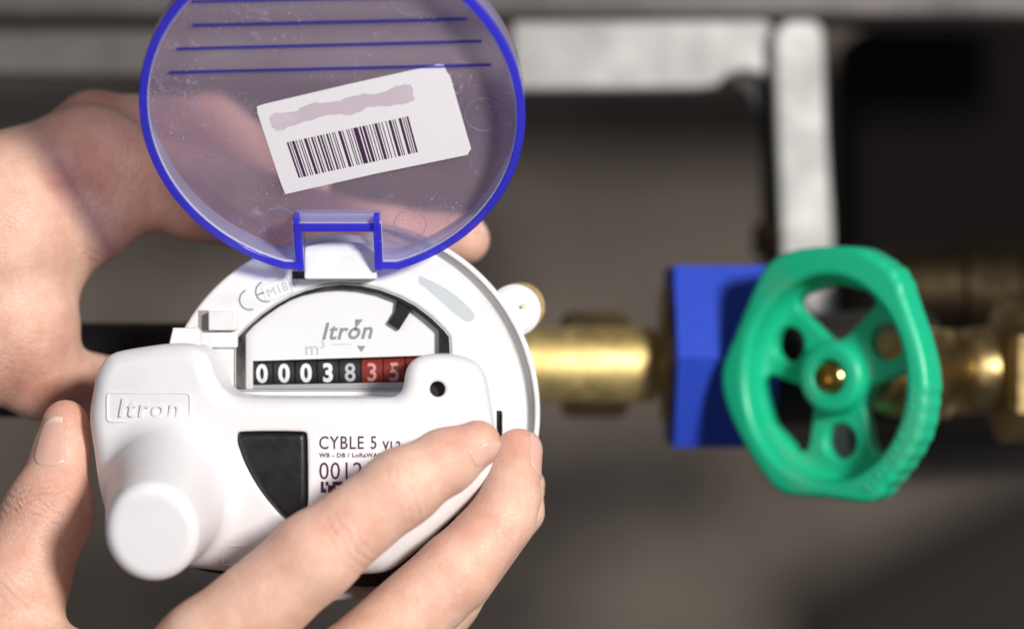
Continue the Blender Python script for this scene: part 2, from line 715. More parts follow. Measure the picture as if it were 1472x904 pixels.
# bracket
BY = 250
brk = empty('mounting_bracket', W(1150, 120, BY))
tag(brk, 'pale galvanised steel bracket with level bar and upright bar behind green wheel', 'bracket')
f = flat(BY)
P = lambda x, y, fr=f: fr.px(x, y)
horiz = [P(736, 30), P(1100, 28), P(1113, 40), P(1113, 118), P(1095, 108), P(1070, 102), P(1046, 108), P(1030, 124), P(1000, 128), P(736, 130)]
v = plate([horiz], 12, 1.5, f)
add('level_bar', *v, m_zinc, brk, smooth=35)
v = plate([[P(-160, 42), P(735, 40), P(735, 112), P(-160, 104)]], 10, 1.5, flat(BY + 4))  # left run of the bar, lid's shade put into a darker steel colour
add('shaded_bar', *v, m_zincd, brk, smooth=35, label='dull grey rail at the left')
f2 = flat(BY - 9)
Q = lambda x, y: f2.px(x, y)
up = [Q(1112, 60), Q(1118, 38), Q(1135, 28), Q(1170, 28), Q(1184, 40), Q(1190, 200), Q(1198, 330), Q(1202, 455), Q(1165, 455), Q(1124, 380), Q(1118, 220)]
v = plate([up], 8, 1.5, f2)
add('upright_bar', *v, m_zinc, brk, smooth=35)
f3 = flat(BY + 6)
R = lambda x, y: f3.px(x, y)
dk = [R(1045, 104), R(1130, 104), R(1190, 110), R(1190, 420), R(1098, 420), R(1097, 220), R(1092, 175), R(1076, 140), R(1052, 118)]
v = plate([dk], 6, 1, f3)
add('dark_strip', *v, m_darkst, brk, smooth=35)  # dark strip along the left edge of the upright
for cx, cy, rr, mt, nm in ((1158, 308, 10, m_zinc, 'bolt_head'),):
    v = lathe([(-8, rr * .9), (-7, rr), (7, rr), (8, rr * .9)], W(cx, cy, BY + 1), (1, 0, 0), 40)
    add(nm, *v, mt, brk, smooth=35)
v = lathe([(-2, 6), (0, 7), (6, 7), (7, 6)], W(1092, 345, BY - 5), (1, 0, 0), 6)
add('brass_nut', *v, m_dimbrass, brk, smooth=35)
g = flat(92)
lowt = [g.px(1192, 596), g.px(1222, 596), g.px(1222, 684), g.px(1192, 684)]
v = plate([lowt], 5, 1, g)
add('lower_tab', *v, m_zinc, brk, smooth=35)

# ================================================================== pipes and valve
PY = 117
axis = np.array([1, 0, 0])
c0 = W(770, 524, PY)
pipe = empty('brass_pipe', c0)
tag(pipe, 'short brass pipe running from the meter to the blue coupling', 'pipe')


def xl(px, Y=PY):
    return W(px, 524, Y)[0]


def seg_profile(pts, Y=PY):
    """[(px, half height in px)] -> lathe profile in mm"""
    x0 = xl(pts[0][0], Y)
    k = PXMM * FOC / (FOC + Y)
    return [(xl(p, Y) - x0, r / k) for p, r in pts]


def pipe_part(name, pts, mt, parent, py=524, seg=64, Y=PY, up=(0, 0, 1)):
    v = lathe(seg_profile(pts, Y), W(pts[0][0], py, Y), axis, seg, up)
    return add(name, *v, mt, parent, smooth=30)


pipe_part('pipe_tube', [(640, 54), (934, 54), (942, 50), (945, 40), (1010, 40)], m_brass, pipe)
pipe_part('rear_boss', [(806, 66), (816, 76), (892, 76), (904, 66)], m_oldbrass, pipe, seg=8, Y=PY + 26)
cpl = empty('blue_coupling', W(1020, 510, PY))
tag(cpl, 'large blue plastic hexagonal union nut left of the green wheel', 'coupling')
pipe_part('nut', [(960, 141), (963, 147), (1098, 147), (1104, 140)], m_blue, cpl, 511, 6, up=(0, 0, 1))
pipe_part('grip_ring', [(952, 96), (956, 100), (963, 100), (964, 96)], m_oldbrass, cpl, 511, 48)

# wheel geometry frame
TH = math.radians(40)
WO = W(1190, 540, 62)
WF = Frame(WO, (math.cos(TH), -math.sin(TH), 0), (0, 0, 1))
valve = empty('gate_valve', WF.to(np.array([0, 0, -60.0])))
tag(valve, 'brass shut-off valve with green plastic handwheel', 'valve')
z6 = lambda x, y: (940 + x * .4867, 320 + y * .4867)
outer_z = [(470, 72), (590, 72), (660, 105), (712, 150), (745, 240), (785, 360), (803, 450), (802, 520), (785, 620), (745, 700), (685, 780), (630, 828), (500, 815), (372, 800), (305, 730), (240, 620), (200, 520), (194, 430), (232, 330), (290, 190), (335, 115), (395, 85)]
outer = catmull([WF.px(*z6(*p)) for p in outer_z], 4)
# scalloped grip on the lower right edge
oc = np.array(outer)
cen = np.array([(WF.px(*z6(803, 457))[0] + WF.px(*z6(194, 457))[0]) / 2, WF.px(*z6(498, 455))[1]])
ang = np.degrees(np.arctan2(oc[:, 1] - cen[1], oc[:, 0] - cen[0]))


def densify(P, step=0.4):
    P = np.asarray(P)
    out = []
    for i in range(len(P)):
        a, b = P[i], P[(i + 1) % len(P)]
        k = max(1, int(np.linalg.norm(b - a) / step))
        for j in range(k):
            out.append(a + (b - a) * j / k)
    return np.array(out)


dn = densify(outer)
dc = dn - cen
da = np.degrees(np.arctan2(dc[:, 1], dc[:, 0]))
rr = np.linalg.norm(dc, axis=1)
arc = np.concatenate([[0], np.cumsum(np.linalg.norm(np.diff(dn, axis=0), axis=1))])[:len(dn)]
scal = np.zeros(len(dn))
for lo_, hi_ in ((-62, 2), (38, 62), (158, 178)):
    wgt = np.clip((da - lo_) / 5, 0, 1) * np.clip((hi_ - da) / 5, 0, 1)
    scal += wgt * 0.42 * (np.abs(np.sin(arc * math.pi / 4.6)) - 0.6)
dn = cen + dc * (1 + scal / rr)[:, None]
outer = [tuple(p) for p in dn[::2]]
iu0, iu1 = WF.px(*z6(268, 470))[0], WF.px(*z6(738, 470))[0]
iv0, iv1 = WF.px(*z6(500, 768))[1], WF.px(*z6(500, 158))[1]
inner = [((iu0 + iu1) / 2 + (iu1 - iu0) / 2 * math.cos(t), (iv0 + iv1) / 2 + (iv1 - iv0) / 2 * math.sin(t)) for t in np.linspace(0, 2 * math.pi, 72, endpoint=False)]


# web openings, 3 wide and 3 round
def pol(r, a):
    a = math.radians(a)
    return (cen[0] + r * math.cos(a), cen[1] + r * math.sin(a))


HUB = (cen[0] + 0.4, cen[1] - 0.3)


def wheel_sd(X, Y, Z):
    # local coordinates: X right, Z up, Y = height towards the viewer
    do = poly_sd(X, Z, outer)
    di = poly_sd(X, Z, inner)
    d2 = np.maximum(do, -di)
    rim = extrude_sd(d2, Y, -9.5, 0, 2.0)
    web = extrude_sd(do + 3, Y, -14, -9.6, 0.8)
    for a in (92, 212, 332):
        c = pol(17.6, a)
        q0, q1, q2 = pol(21.8, a - 25), pol(21.8, a + 25), pol(11.6, a)
        tri = poly_sd(X, Z, [q0, pol(22.3, a), q1, q2]) - 2.6
        web = smax(web, -tri, 1.2)
    for a in (152, 272, 32):
        c = pol(17.6, a)
        hole = np.sqrt((X - c[0]) ** 2 + (Z - c[1]) ** 2) - 4.8
        web = smax(web, -hole, 1.0)
        # spokes bulge towards the hub
    rh = np.sqrt((X - HUB[0]) ** 2 + (Z - HUB[1]) ** 2)
    hub = extrude_sd(rh - 9.6, Y, -17, -4.0, 2.0)
    rec = extrude_sd(rh - 4.7, Y, -6.0, 5, 0.4)
    hub = smax(hub, -rec, 0.6)
    d = smin(smin(rim, web, 4.5), hub, 1.8)
    return d


V, F, N = nets(lambda x, y, z: wheel_sd(x, z, y), (-36, -38, -18), (38, 38, 2), 0.55)
add('handwheel', WF.to(V), F, m_green, valve, normals=(N[:, 0:1] * WF.u + N[:, 1:2] * WF.v + N[:, 2:3] * WF.n))
v = lathe([(-4, 4.3), (1.6, 4.3), (2.2, 3.7), (2.2, 1.8), (0.4, 1.6)], WF.to(np.array([HUB[0], HUB[1], -6.2])), WF.n, 40)
add('hub_screw', *v, m_brass2, valve, smooth=35)
# raised lettering along the lower right of the rim
parts = []
word = 'Made in Germany'
a0, a1 = -63.0, -6.0
for i, ch in enumerate(word):
    if ch == ' ':
        continue
    a = a0 + (a1 - a0) * i / (len(word) - 1)
    k = int(np.argmin(np.abs(da - a)))
    p = cen + dc[k] * (1 - 4.0 / rr[k])
    fr = WF.shift(0.0).turned(a + 90, p)
    parts.append(text(ch, 2.8, fr, (0, -1.0), 0.03, 0, 0.3))
add('rim_lettering', *merge(*parts), m_greend, valve, smooth=False, kind='stuff')
# spindle and body
hub3 = WF.to(np.array([HUB[0], HUB[1], -14.0]))
end3 = WF.to(np.array([HUB[0], HUB[1], -52.0]))
v = lathe([(0, 3.2), (14, 3.2), (14.1, 8), (24, 8), (24.1, 11), (40, 11), (52, 11)], hub3, -WF.n, 6)
v = lathe([(0, 3.2), (12, 3.2), (12.2, 7), (20, 7.5), (20.2, 10), (26, 10), (26.2, 12), (100, 13)], hub3, -WF.n, 48)
add('spindle', *v, m_oldbrass, valve, smooth=30)
VY = 126
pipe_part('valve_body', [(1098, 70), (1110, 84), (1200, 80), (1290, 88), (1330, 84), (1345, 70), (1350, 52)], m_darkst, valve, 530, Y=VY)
pipe_part('outlet_ring', [(1330, 60), (1334, 66), (1346, 66), (1349, 58), (1351, 58), (1354, 64), (1362, 64), (1366, 52)], m_brass, valve, 537, Y=VY - 14)

fit = empty('brass_fitting', W(1430, 530, PY))
tag(fit, 'dark brass threaded fitting with hexagonal shoulder at the right edge', 'fitting')
pipe_part('threaded_neck', [(1362, 52), (1366, 58), (1372, 54), (1378, 58), (1384, 54), (1390, 60), (1396, 62), (1425, 62)], m_oldbrass, fit, 532)
pipe_part('hex_shoulder', [(1424, 70), (1432, 98), (1442, 108), (1600, 108)], m_oldbrass, fit, 530, 6, up=(0, 0.5, 1))
# upper packing cap behind the wheel
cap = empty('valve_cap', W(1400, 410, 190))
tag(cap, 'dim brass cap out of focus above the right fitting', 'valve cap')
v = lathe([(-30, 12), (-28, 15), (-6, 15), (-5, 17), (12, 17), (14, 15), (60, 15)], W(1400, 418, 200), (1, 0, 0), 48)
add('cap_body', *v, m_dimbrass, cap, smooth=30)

# black hose left of the meter
v = lathe([(0, 13), (90, 13)], W(-120, 532, 70), (1, 0, 0), 48)
v = lathe([(0, 12.5), (60, 12.5), (62, 13.5), (66, 13.5), (67, 12.5), (85, 12.5)], W(-60, 532, 62), (1, 0, 0), 48)
hose = add('black_inlet_pipe', *v, m_hose, smooth=30)
tag(hose, 'black inlet pipe running into the left side of the meter behind the hands', 'pipe')

# ================================================================== water meter
MC = (494, 600)
F0 = flat(0)
p0 = lambda x, y, fr=F0: fr.px(x, y)
mc = p0(*MC)
meter = empty('water_meter', W(MC[0], MC[1] + 260, 10))
tag(meter, 'round white water meter with open violet lid held in both hands', 'water meter')
z8 = lambda x, y: p0(320 + x * .23098, 400 + y * .23098)
z3 = lambda x, y: (100 + x * .4423, 460 + y * .4423)
win = [z8(75, 700), z8(75, 378)] + [z8(*q) for q in ((150, 300), (240, 222), (330, 160), (420, 110), (520, 70), (620, 45), (740, 32), (860, 40), (980, 66), (1100, 112), (1200, 165), (1300, 240), (1380, 318))] + [z8(1415, 362), z8(1420, 445), z8(1420, 700)]
ring = plate([circle(mc[0], mc[1], 43.0, 128), win], 9, 0.9, F0)
add('face_ring', *ring, m_white, meter, smooth=35)
# dark inner frame around the window
fr1 = flat(0.35)
wi = inset(win, 0.05)
win_in = [z8(140, 690), z8(140, 352)] + [z8(*q) for q in ((185, 300), (260, 240), (345, 180), (430, 132), (520, 98), (620, 76), (740, 66), (860, 74), (975, 98), (1090, 142), (1180, 192), (1265, 258), (1338, 322))] + [z8(1345, 332), z8(1345, 440), z8(1345, 690)]
v = plate([wi, win_in], 2.4, 0.15, fr1)
add('window_frame', *v, m_frame, meter, smooth=30)
rimv = plate([inset(win, 0.0), inset(win, 0.28)], 0.8, 0.1, flat(-0.12))
add('window_bead', *rimv, m_lgrey, meter, smooth=30)
# dial plate with a cut-out for the number wheels
DY = 2.2
fD = flat(DY)
rot = 1.5
cutc = p0(363, 536)


def zD(x, y):
    return fD.px(320 + x * .23098, 400 + y * .23098)


cut = [zD(187, 518), zD(1560, 476), zD(1560, 640), zD(187, 662)]
cut2 = [zD(187, 514), zD(1560, 470), zD(1560, 735), zD(187, 735)]
dial = plate([circle(mc[0], mc[1] + 3, 35, 96), cut2], 1.0, 0.0, fD)
add('dial_plate', *dial, m_dial, meter, smooth=False)
v = box(fD.shift(-4), (mc[0], mc[1], 0), (66, 66, 2), 0)
# marker wedge on the window frame
a = [zD(1085, 120), zD(1190, 165), zD(1175, 200), zD(1098, 322), zD(1030, 278), zD(1075, 205)]
v = plate([a], 1.2, 0.1, flat(0.9))
add('position_key', *v, m_frame, meter, smooth=False)
# number wheels
digits = '0003835'
u_dir = norm(np.array([math.cos(math.radians(1.4)), 0, math.sin(math.radians(1.4))]))
pitch = 135.5 * .23098
for i in range(8):
    cx, cy = 320 + (262 + 135.5 * i) * .23098, 400 + (587 - 1.9 * i) * .23098
    c = W(cx, cy, DY + 6.2)
    red = i >= 5
    hw = 2.52
    v = lathe([(-hw, 5.2), (-hw + .12, 5.35), (hw - .12, 5.35), (hw, 5.2)], c, u_dir, 64)
    dr = add('number_drum', *v, m_drumred if red else m_drum, meter, smooth=30)
    if red:
        dr['label'] = 'red number drum'
    if i < 7:
        fr = Frame(W(cx, cy, DY + 0.82), u_dir, norm(np.cross(u_dir, (0, -1, 0))) * -1)
        if fr.n[1] > 0:
            fr = Frame(fr.o, fr.u, -fr.v)
        bold = 0.22 if i < 4 else 0.10
        v, ff = text(digits[i], 6.1, Frame((0, 0, 0), (1, 0, 0), (0, 1, 0)), (0, -2.15), bold, 0, 0.05, wx=0.88)
        v = np.array(v)
        # wrap the digit around its drum
        yy = v[:, 1].copy()
        zz = v[:, 2].copy()
        R_ = 5.36
        v[:, 1] = R_ * np.sin(yy / R_)
        v[:, 2] = R_ * np.cos(yy / R_) - R_ + zz
        fo = Frame(W(cx, cy, DY + 6.2) + fr.n * R_, fr.u, fr.v)
        add('digit', fo.to(v), ff, m_digitp if red else (m_digit if i < 4 else m_lgrey), dr, smooth=False)
# glossy sill under the wheels
sa, sb = W(362, 553, DY - 0.2), W(600, 549, DY - 0.2)
v = np.array([W(360, 553.5, DY + 0.6), W(640, 548, DY + 0.6), W(640, 570, DY - 1.2), W(360, 572, DY - 1.2), W(360, 575, DY + 2), W(640, 575, DY + 2)])
add('window_sill', v, [(0, 3, 2, 1), (3, 4, 5, 2)], m_sill, meter, smooth=False)
# glass
v = plate([inset(win, 0.4)], 0.6, 0.05, flat(-0.15))
add('window_pane', *v, m_window, meter, smooth=False)
# dial print
fP = flat(DY - 0.02)
pp = fP.px(498, 487)
k = pp[0]
v = text('Itron', 5.6, fP.turned(1.5, pp), (0, 0), 0.11, 0.28, 0.05, wx=0.98, space=1.08)
flag = plate([[fP.px(*q) for q in ((511, 459), (522, 459), (513, 470))]], 0.05, 0, flat(DY - 0.07))
stem = plate([[fP.px(*q) for q in ((511, 460), (512.5, 460), (511.5, 476), (510, 476))]], 0.05, 0, flat(DY - 0.07))
add('dial_logo', *merge(v, flag, stem), m_grey, meter, smooth=False)
v = text('m³', 4.6, fP.turned(1.5, fP.px(453, 510)), (0, 0), 0.0, 0, 0.05)
ln = plate([[fP.px(*q) for q in ((476, 494.6), (505, 494), (505, 495), (476, 495.6))]], 0.05, 0, flat(DY - 0.07))
add('unit_mark', *merge(v, ln), m_lgrey, meter, smooth=False)
v = plate([[fP.px(*q) for q in ((513, 497), (525.5, 497), (519.5, 506))]], 0.05, 0, flat(DY - 0.07))
add('decimal_pointer', *v, m_grey, meter, smooth=False)
# markings on the face ring
zc = lambda x, y: (320 + x * .11065, 360 + y * .11065)
ce = []


def arcband(cx, cy, r, a0, a1, w=0.42, n=22):
    o = circle(cx, cy, r + w / 2, n, a0, a1)
    i = circle(cx, cy, r - w / 2, n, a1, a0)
    return plate([o + i], 0.04, 0, flat(-0.04))


c1 = p0(*zc(350, 640))
c2 = p0(*zc(560, 535))
r_ = 2.35
ce.append(arcband(c1[0], c1[1], r_, 112, 292))
ce.append(arcband(c2[0], c2[1], r_, 112, 292))
fe = F0.turned(22, c2)
ce.append(plate([[(-2.3, -0.2), (-0.4, -0.2), (-0.4, 0.2), (-2.3, 0.2)]], 0.05, 0, fe.shift(0.05)))
add('conformity_mark', *merge(*ce), m_grey, meter, smooth=False)
fe = F0.turned(22, p0(*zc(730, 500))).shift(0.05)
ms = [text('M18', 3.0, fe, (-0.4, -1.05), 0.0, 0, 0.04), text('P', 3.0, fe, (4.2, -1.05), 0.0, 0, 0.04)]
ms.append(plate([[(-3.9, -2.0), (2.9, -2.0), (2.9, 2.2), (-3.9, 2.2)], [(-3.75, -1.85), (2.75, -1.85), (2.75, 2.05), (-3.75, 2.05)]], 0.04, 0, fe))
add('year_mark', *merge(*ms), m_lgrey, meter, smooth=False)
sm = catmull([p0(*q) for q in ((603, 397), (612, 400), (640, 414), (664, 432), (681, 450), (680, 460), (670, 462), (655, 452), (632, 432), (612, 414), (603, 408))], 4)
v = plate([sm], 0.04, 0, flat(-0.05))
add('worn_print', *v, m_smudge, meter, smooth=False)
# clips on the ring
z3b = lambda x, y: (230 + x * .09959, 420 + y * .09959)


def px_box(name, x0, y0, x1, y1, yf, thick, mt, parent, bev=0.5):
    fr = flat(yf)
    a, b = fr.px(x0, y0), fr.px(x1, y1)
    v = box(fr, ((a[0] + b[0]) / 2, (a[1] + b[1]) / 2, 0), (abs(b[0] - a[0]), abs(a[1] - b[1]), thick), bev)
    return add(name, *v, mt, parent, smooth=35)


px_box('clip_block', 299, 447, 340, 475, -3.2, 4.2, m_white, meter, 0.45)
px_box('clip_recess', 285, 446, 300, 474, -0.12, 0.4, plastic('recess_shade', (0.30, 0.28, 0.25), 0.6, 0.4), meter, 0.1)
px_box('clip_bar', 284, 477, 341, 500, -1.4, 3, m_white, meter, 0.5)
px_box('side_catch', 722, 591, 739, 640, -1.6, 3.0, m_white, meter, 0.25)
px_box('catch_slot', 714, 590, 721, 640, -0.15, 0.4, m_hole, meter, 0.1)
px_box('hinge_slot', 420, 390, 440, 401, -0.2, 0.5, m_frame, meter, 0.1)
# hinge block
hx0, hx1 = W(437, 400, -6)[0], W(541, 400, -6)[0]
hz0, hz1 = W(0, 401, -6)[2], W(0, 348, -6)[2]


def hinge_sd(X, Y, Z):
    cx, hw = (hx0 + hx1) / 2, (hx1 - hx0) / 2
    bulge = 1.0 * (1 - ((X - cx) / hw) ** 2)
    prof = poly_sd(Y, Z, [(-6, hz0), (4, hz0), (4, hz1 - 2.0), (1.5, hz1 + 0.6), (-2.0, hz1 + .4), (-5.4, hz1 - 3)])
    return np.maximum(prof, np.maximum(np.abs(X - cx) - hw, Z - (hz1 - 0.4 + bulge))) - 0.0


V, F, N = nets(lambda X, Y, Z: smax(smax(poly_sd(Y, Z, [(-6, hz0), (4, hz0), (4, hz1 + 1), (-3.0, hz1 + 1), (-5.6, hz1 - 2.2)]), np.abs(X - (hx0 + hx1) / 2) - (hx1 - hx0) / 2, 0.5), Z - (hz1 - 1.0 + 1.2 * (1 - ((X - (hx0 + hx1) / 2) / ((hx1 - hx0) / 2)) ** 2)), 0.4),
               (hx0 - 1, -8, hz0 - 1), (hx1 + 1, 5, hz1 + 3), 0.3)
add('hinge_block', V, F, m_white, meter, normals=N)
# meter body behind the face and clear outer casing
bc = (mc[0] + 1.0, mc[1])
v = lathe([(9, 38), (9.5, 41.5), (20, 41.5), (26, 39), (44, 38), (60, 26), (66, 24)], (bc[0], 0, bc[1]), (0, 1, 0), 96)
add('meter_body', *v, m_darkst, meter, smooth=30)
cc = W(503, 591, 12)
v = plate([circle(cc[0], cc[2], 45.6, 90, -62, 84) + circle(cc[0], cc[2], 44.3, 90, 84, -62)], 14, 0.5, flat(6))
add('casing_wall', *v, m_white, meter, smooth=35)
v = plate([circle(cc[0], cc[2], 44.25, 90, -62, 84) + circle(cc[0], cc[2], 39.5, 90, 84, -62)], 3, 0.3, flat(9.2))
add('casing_flange', *v, m_milky, meter, smooth=35)
px = W(740, 446, 16)
v = lathe([(-6, 5.0), (-5.0, 6.2), (4, 6.4), (5, 5.5)], px, (0, 1, 0), 48)
add('casing_lug', *v, m_white, meter, smooth=35)
v = lathe([(-1, 0.45), (0, 0.5)], W(752, 440, 16) + np.array([0, -6.05, 0]), (0, 1, 0), 16)
add('lug_rivet', *v, m_brass, meter, smooth=35)
v = lathe([(0, 6.0), (3, 6.0)], W(748, 441, 22), (0, 1, 0), 48)
add('lug_washer', *v, m_oldbrass, meter, smooth=35)

# ---------------------------------------------------------------- lid
TL = math.radians(35.5)
LR = 42.3
LC = W(478, 170, -31)
LF = Frame(LC, (1, 0, 0), (0, -math.sin(TL), math.cos(TL)))
lv_bot = LF.px(478, 388)[1]
lx0, lx1 = LF.px(368, 388)[0], LF.px(606, 385)[0]
nx0, nx1 = LF.px(426, 380)[0], LF.px(549, 380)[0]
nx0t, nx1t = LF.px(436, 340)[0], LF.px(538, 340)[0]
nv = LF.px(478, 333)[1]
th = math.acos(max(-1, min(1, lv_bot / LR)))
a_r = math.degrees(math.atan2(lv_bot, math.sqrt(LR ** 2 - lv_bot ** 2)))
pts = circle(0, 0, LR, 120, a_r, 180 - a_r)
xb = abs(pts[0][0])
lid_out = pts + [(nx0 + 1.7, lv_bot), (nx0 + 1.7, nv), (nx1 - 1.7, nv), (nx1 - 1.7, lv_bot)]
lid_in = inset(lid_out, 1.85)
lid_mid = inset(lid_out, 1.1)
lid = empty('lid', LC)
lid.parent = meter
lid.location = Vector([float(c) for c in LC]) * MM - meter.location
lid['label'] = 'open violet see-through lid with deep blue rim'
DEP = 7.0
v = plate([lid_out, lid_in], 1.6, 0.35, LF)
add('rim', *v, m_lidrim, lid, smooth=35)
v = plate([inset(lid_out, 1.85), inset(lid_out, 2.05)], 0.9, 0.08, LF.shift(-0.5))
add('rim_glint', *v, m_glint, lid, smooth=35)  # thin pale line built in as the rim's inner highlight
v = plate([inset(lid_out, 0.15), inset(lid_out, 1.5)], DEP - 1.5, 0.1, LF.shift(-1.5))
add('skirt', *v, m_lidwall, lid, smooth=35)
v = plate([inset(lid_out, 0.1)], 1.3, 0.3, LF.shift(-DEP + 0.05))
add('lid_window', *v, m_lidfloor, lid, smooth=35)
LFF = LF.shift(-DEP + 0.10)
for (xa, ya, xb_, yb) in ((275, 2, 668, -6), (277, 36, 672, 27), (254, 70, 693, 59), (243, 104, 706, 93)):
    A, B = LFF.px(xa, ya), LFF.px(xb_, yb)
    c = ((A[0] + B[0]) / 2, (A[1] + B[1]) / 2)
    L = math.hypot(B[0] - A[0], B[1] - A[1])
    fr = LFF.turned(math.degrees(math.atan2(B[1] - A[1], B[0] - A[0])), c)
    v = box(fr, (0, 0, 0.55), (L, 0.42, 0.8), 0.1)
    add('rib', *v, m_rib, lid, smooth=35)
for (x, y, r) in ((263, 168, 26), (695, 165, 27), (402, 320, 26), (590, 322, 24), (358, 2, 26), (590, -2, 26)):
    c = LFF.px(x, y)
    r = r / 6.4
    v = plate([circle(c[0], c[1], r, 40), circle(c[0], c[1], r - 0.16, 40)], 0.18, 0.03, LFF.shift(0.12))
    add('moulding_mark', *v, m_lidwall, lid, smooth=35)
# notch cheeks in saturated blue
for sx, x0 in ((-1, nx0), (1, nx1)):
    for y0, y1, hh in ((389, 346, 0.15), (326, 310, 1.0)):
        A, B = LF.px(478, y0)[1], LF.px(478, y1)[1]
        cx_ = x0 + (0.75 if sx < 0 else -0.75)
        v = box(LF.shift(hh), (cx_, (A + B) / 2, 0), (1.25, abs(B - A), 2.5), 0.25)
        add('hinge_cheek', *v, m_lidrim, lid, smooth=35)
A, B = LF.px(478, 334)[1], LF.px(478, 311)[1]
v = box(LF.shift(-0.6), ((nx0 + nx1) / 2, (A + B) / 2, 0), (nx1 - nx0 - 3, abs(B - A), 0.9), 0.2)
add('hinge_bridge', *v, m_lidwall, lid, smooth=35)
v = box(LF.shift(0.0), ((nx0 + nx1) / 2, A + 0.35, 0), (nx1 - nx0 - 3, 0.6, 1.0), 0.15)
add('hinge_bar', *v, m_lidrim, lid, smooth=35)
# sticker
SF = LFF.shift(0.22)
st = [SF.px(*q) for q in ((369, 154), (379, 150.5), (500, 122), (629, 93.5), (638, 94), (642, 104), (647, 110), (677, 214), (672, 223), (540, 250), (410, 279.5), (403, 262), (370, 163))]
v = plate([st], 0.18, 0.03, SF)
add('barcode_sticker', *v, m_stick, lid, smooth=False)
SP = SF.shift(0.03)
bars = []
q00, q10, q11, q01 = (np.array(z) for z in ((412, 205), (587, 167.5), (601, 219), (429.5, 256)))
t = 0.0
bp = [2, 1, 1, 1, 3, 1, 1, 2, 1, 1, 1, 2, 3, 1, 1, 2, 2, 1, 1, 2, 2, 1, 2, 1, 1, 2, 2, 1, 1, 2, 1, 1, 1, 3, 3, 1, 1, 3, 1, 1, 1, 2, 1, 1, 5, 1, 2, 1, 3, 1, 1, 2, 1, 2, 1, 1, 3, 1, 1, 2, 1, 3, 1, 2, 3, 1, 1, 1, 1, 3, 3, 1, 1, 1, 1, 1, 2]
tot = float(sum(bp))
t = 0
for i, wd in enumerate(bp):
    if i % 2 == 0:
        a, b = t / tot, (t + wd * 0.92) / tot
        Q4 = [q00 + (q10 - q00) * a, q00 + (q10 - q00) * b, q01 + (q11 - q01) * b, q01 + (q11 - q01) * a]
        P4 = [SP.px(*q) for q in Q4]
        vv = SP.to(np.array([(p[0], p[1], 0) for p in P4]))
        bars.append((vv, [(3, 2, 1, 0)]))
    t += wd
add('barcode', *merge(*bars), m_purple, lid, smooth=False, kind='stuff')
sm = catmull([SP.px(*q) for q in ((392, 164), (420, 161), (445, 150), (480, 146), (515, 137), (548, 133), (575, 123), (590, 122), (594, 135), (592, 147), (560, 152), (530, 155), (505, 165), (470, 166), (430, 178), (405, 187), (394, 186), (388, 174))], 4)
sm = [(p[0] + 0.10 * math.sin(i * 1.7), p[1] + 0.16 * math.sin(i * 2.3) + 0.12 * math.sin(i * 0.9)) for i, p in enumerate(sm)]
v = plate([sm], 0.03, 0, SP)
add('blurred_print', *v, m_stickp, lid, smooth=False)

# ================================================================== radio module
YF = -21.0
FM = flat(YF)
mpx = lambda x, y: FM.px(x, y)
body_z = [(133, 560), (137, 540), (148, 520), (166, 507), (200, 499), (240, 494), (272, 495), (292, 506), (301, 525), (308, 545), (322, 562), (345, 571), (400, 573), (480, 573), (552, 573), (570, 568), (578, 556), (581, 538), (587, 524), (600, 514), (625, 510), (655, 512), (680, 521), (694, 536), (701, 560), (707, 600), (712, 650), (706, 690), (683, 716), (640, 758), (590, 802), (560, 824), (530, 831), (450, 831), (350, 828), (270, 820), (200, 790), (160, 740), (141, 690), (132, 640), (127, 600)]
body = catmull([mpx(q[0] - (8 if q[0] < 175 else 0), q[1]) for q in body_z], 3)
KB = W(240, 716, -20)
KT = W(218, 767, -47)


def module_sd(X, Y, Z):
    d2 = poly_sd(X, Z, body)
    # front face domes gently and falls away at the left and bottom
    cx, cz = mpx(430, 660)
    dome = ((X - cx) / 62) ** 2 * 7.0 + (np.maximum(cz - Z, 0) / 30) ** 2 * 4.5
    yy = Y - dome
    a = extrude_sd(d2, yy, YF, 26, 4.0)
    a = smax(a, Y - (-1.0), 0.5)
    ax = norm(KT - KB)
    px_, py_, pz_ = X - KB[0], Y - KB[1], Z - KB[2]
    t = px_ * ax[0] + py_ * ax[1] + pz_ * ax[2]
    L = np.linalg.norm(KT - KB)
    ex = px_ - t * ax[0]
    ey = py_ - t * ax[1]
    ez = pz_ - t * ax[2]
    # teardrop section: pointed towards the upper left
    rad = np.sqrt((ex * 1.03) ** 2 + (ey * 0.93) ** 2 + (ez * 0.93) ** 2)
    el = norm(np.array([-0.55, 0, 0.8]))
    R = 14.2 - 4.3 * np.clip(t / L, 0, 1.2)
    side = (rad - R) * 0.97
    capd = t - L
    kn = extrude_sd(side, t, -22, L, 2.4)
    kn = smax(kn, Y + 1.0, .5)
    d = smin(a, kn, 5.0)
    # screw hole
    hc = mpx(628, 560)
    rh = np.sqrt((X - hc[0]) ** 2 + (Z - hc[1]) ** 2)
    d = smax(d, -(rh - 1.75), 0.9)
    # logo frame groove and seat of the black insert
    d2i = poly_sd(X, Z, insert_out)
    d = smax(d, -np.maximum(d2i - 0.25, Y - (YF + 2.2 + 0.0)), 0.35)
    return d


ins_px = ((342, 634), (343, 626), (350, 622), (432, 622), (438, 627), (440, 640), (440, 738), (434, 747), (420, 749), (408, 744), (388, 722), (370, 697), (354, 668), (345, 645))
FI = flat(-20.6)
insert_out = catmull([FM.px(*q) for q in ins_px], 3)
V, F, N = nets(module_sd, (-108, -52, -68), (0, 0, 0.5), 0.55)
module = empty('radio_module', W(420, 828, -10))
tag(module, 'white plastic radio module with round knob and black insert clipped on meter face', 'radio module')
add('module_body', V, F, m_module, module, normals=N)


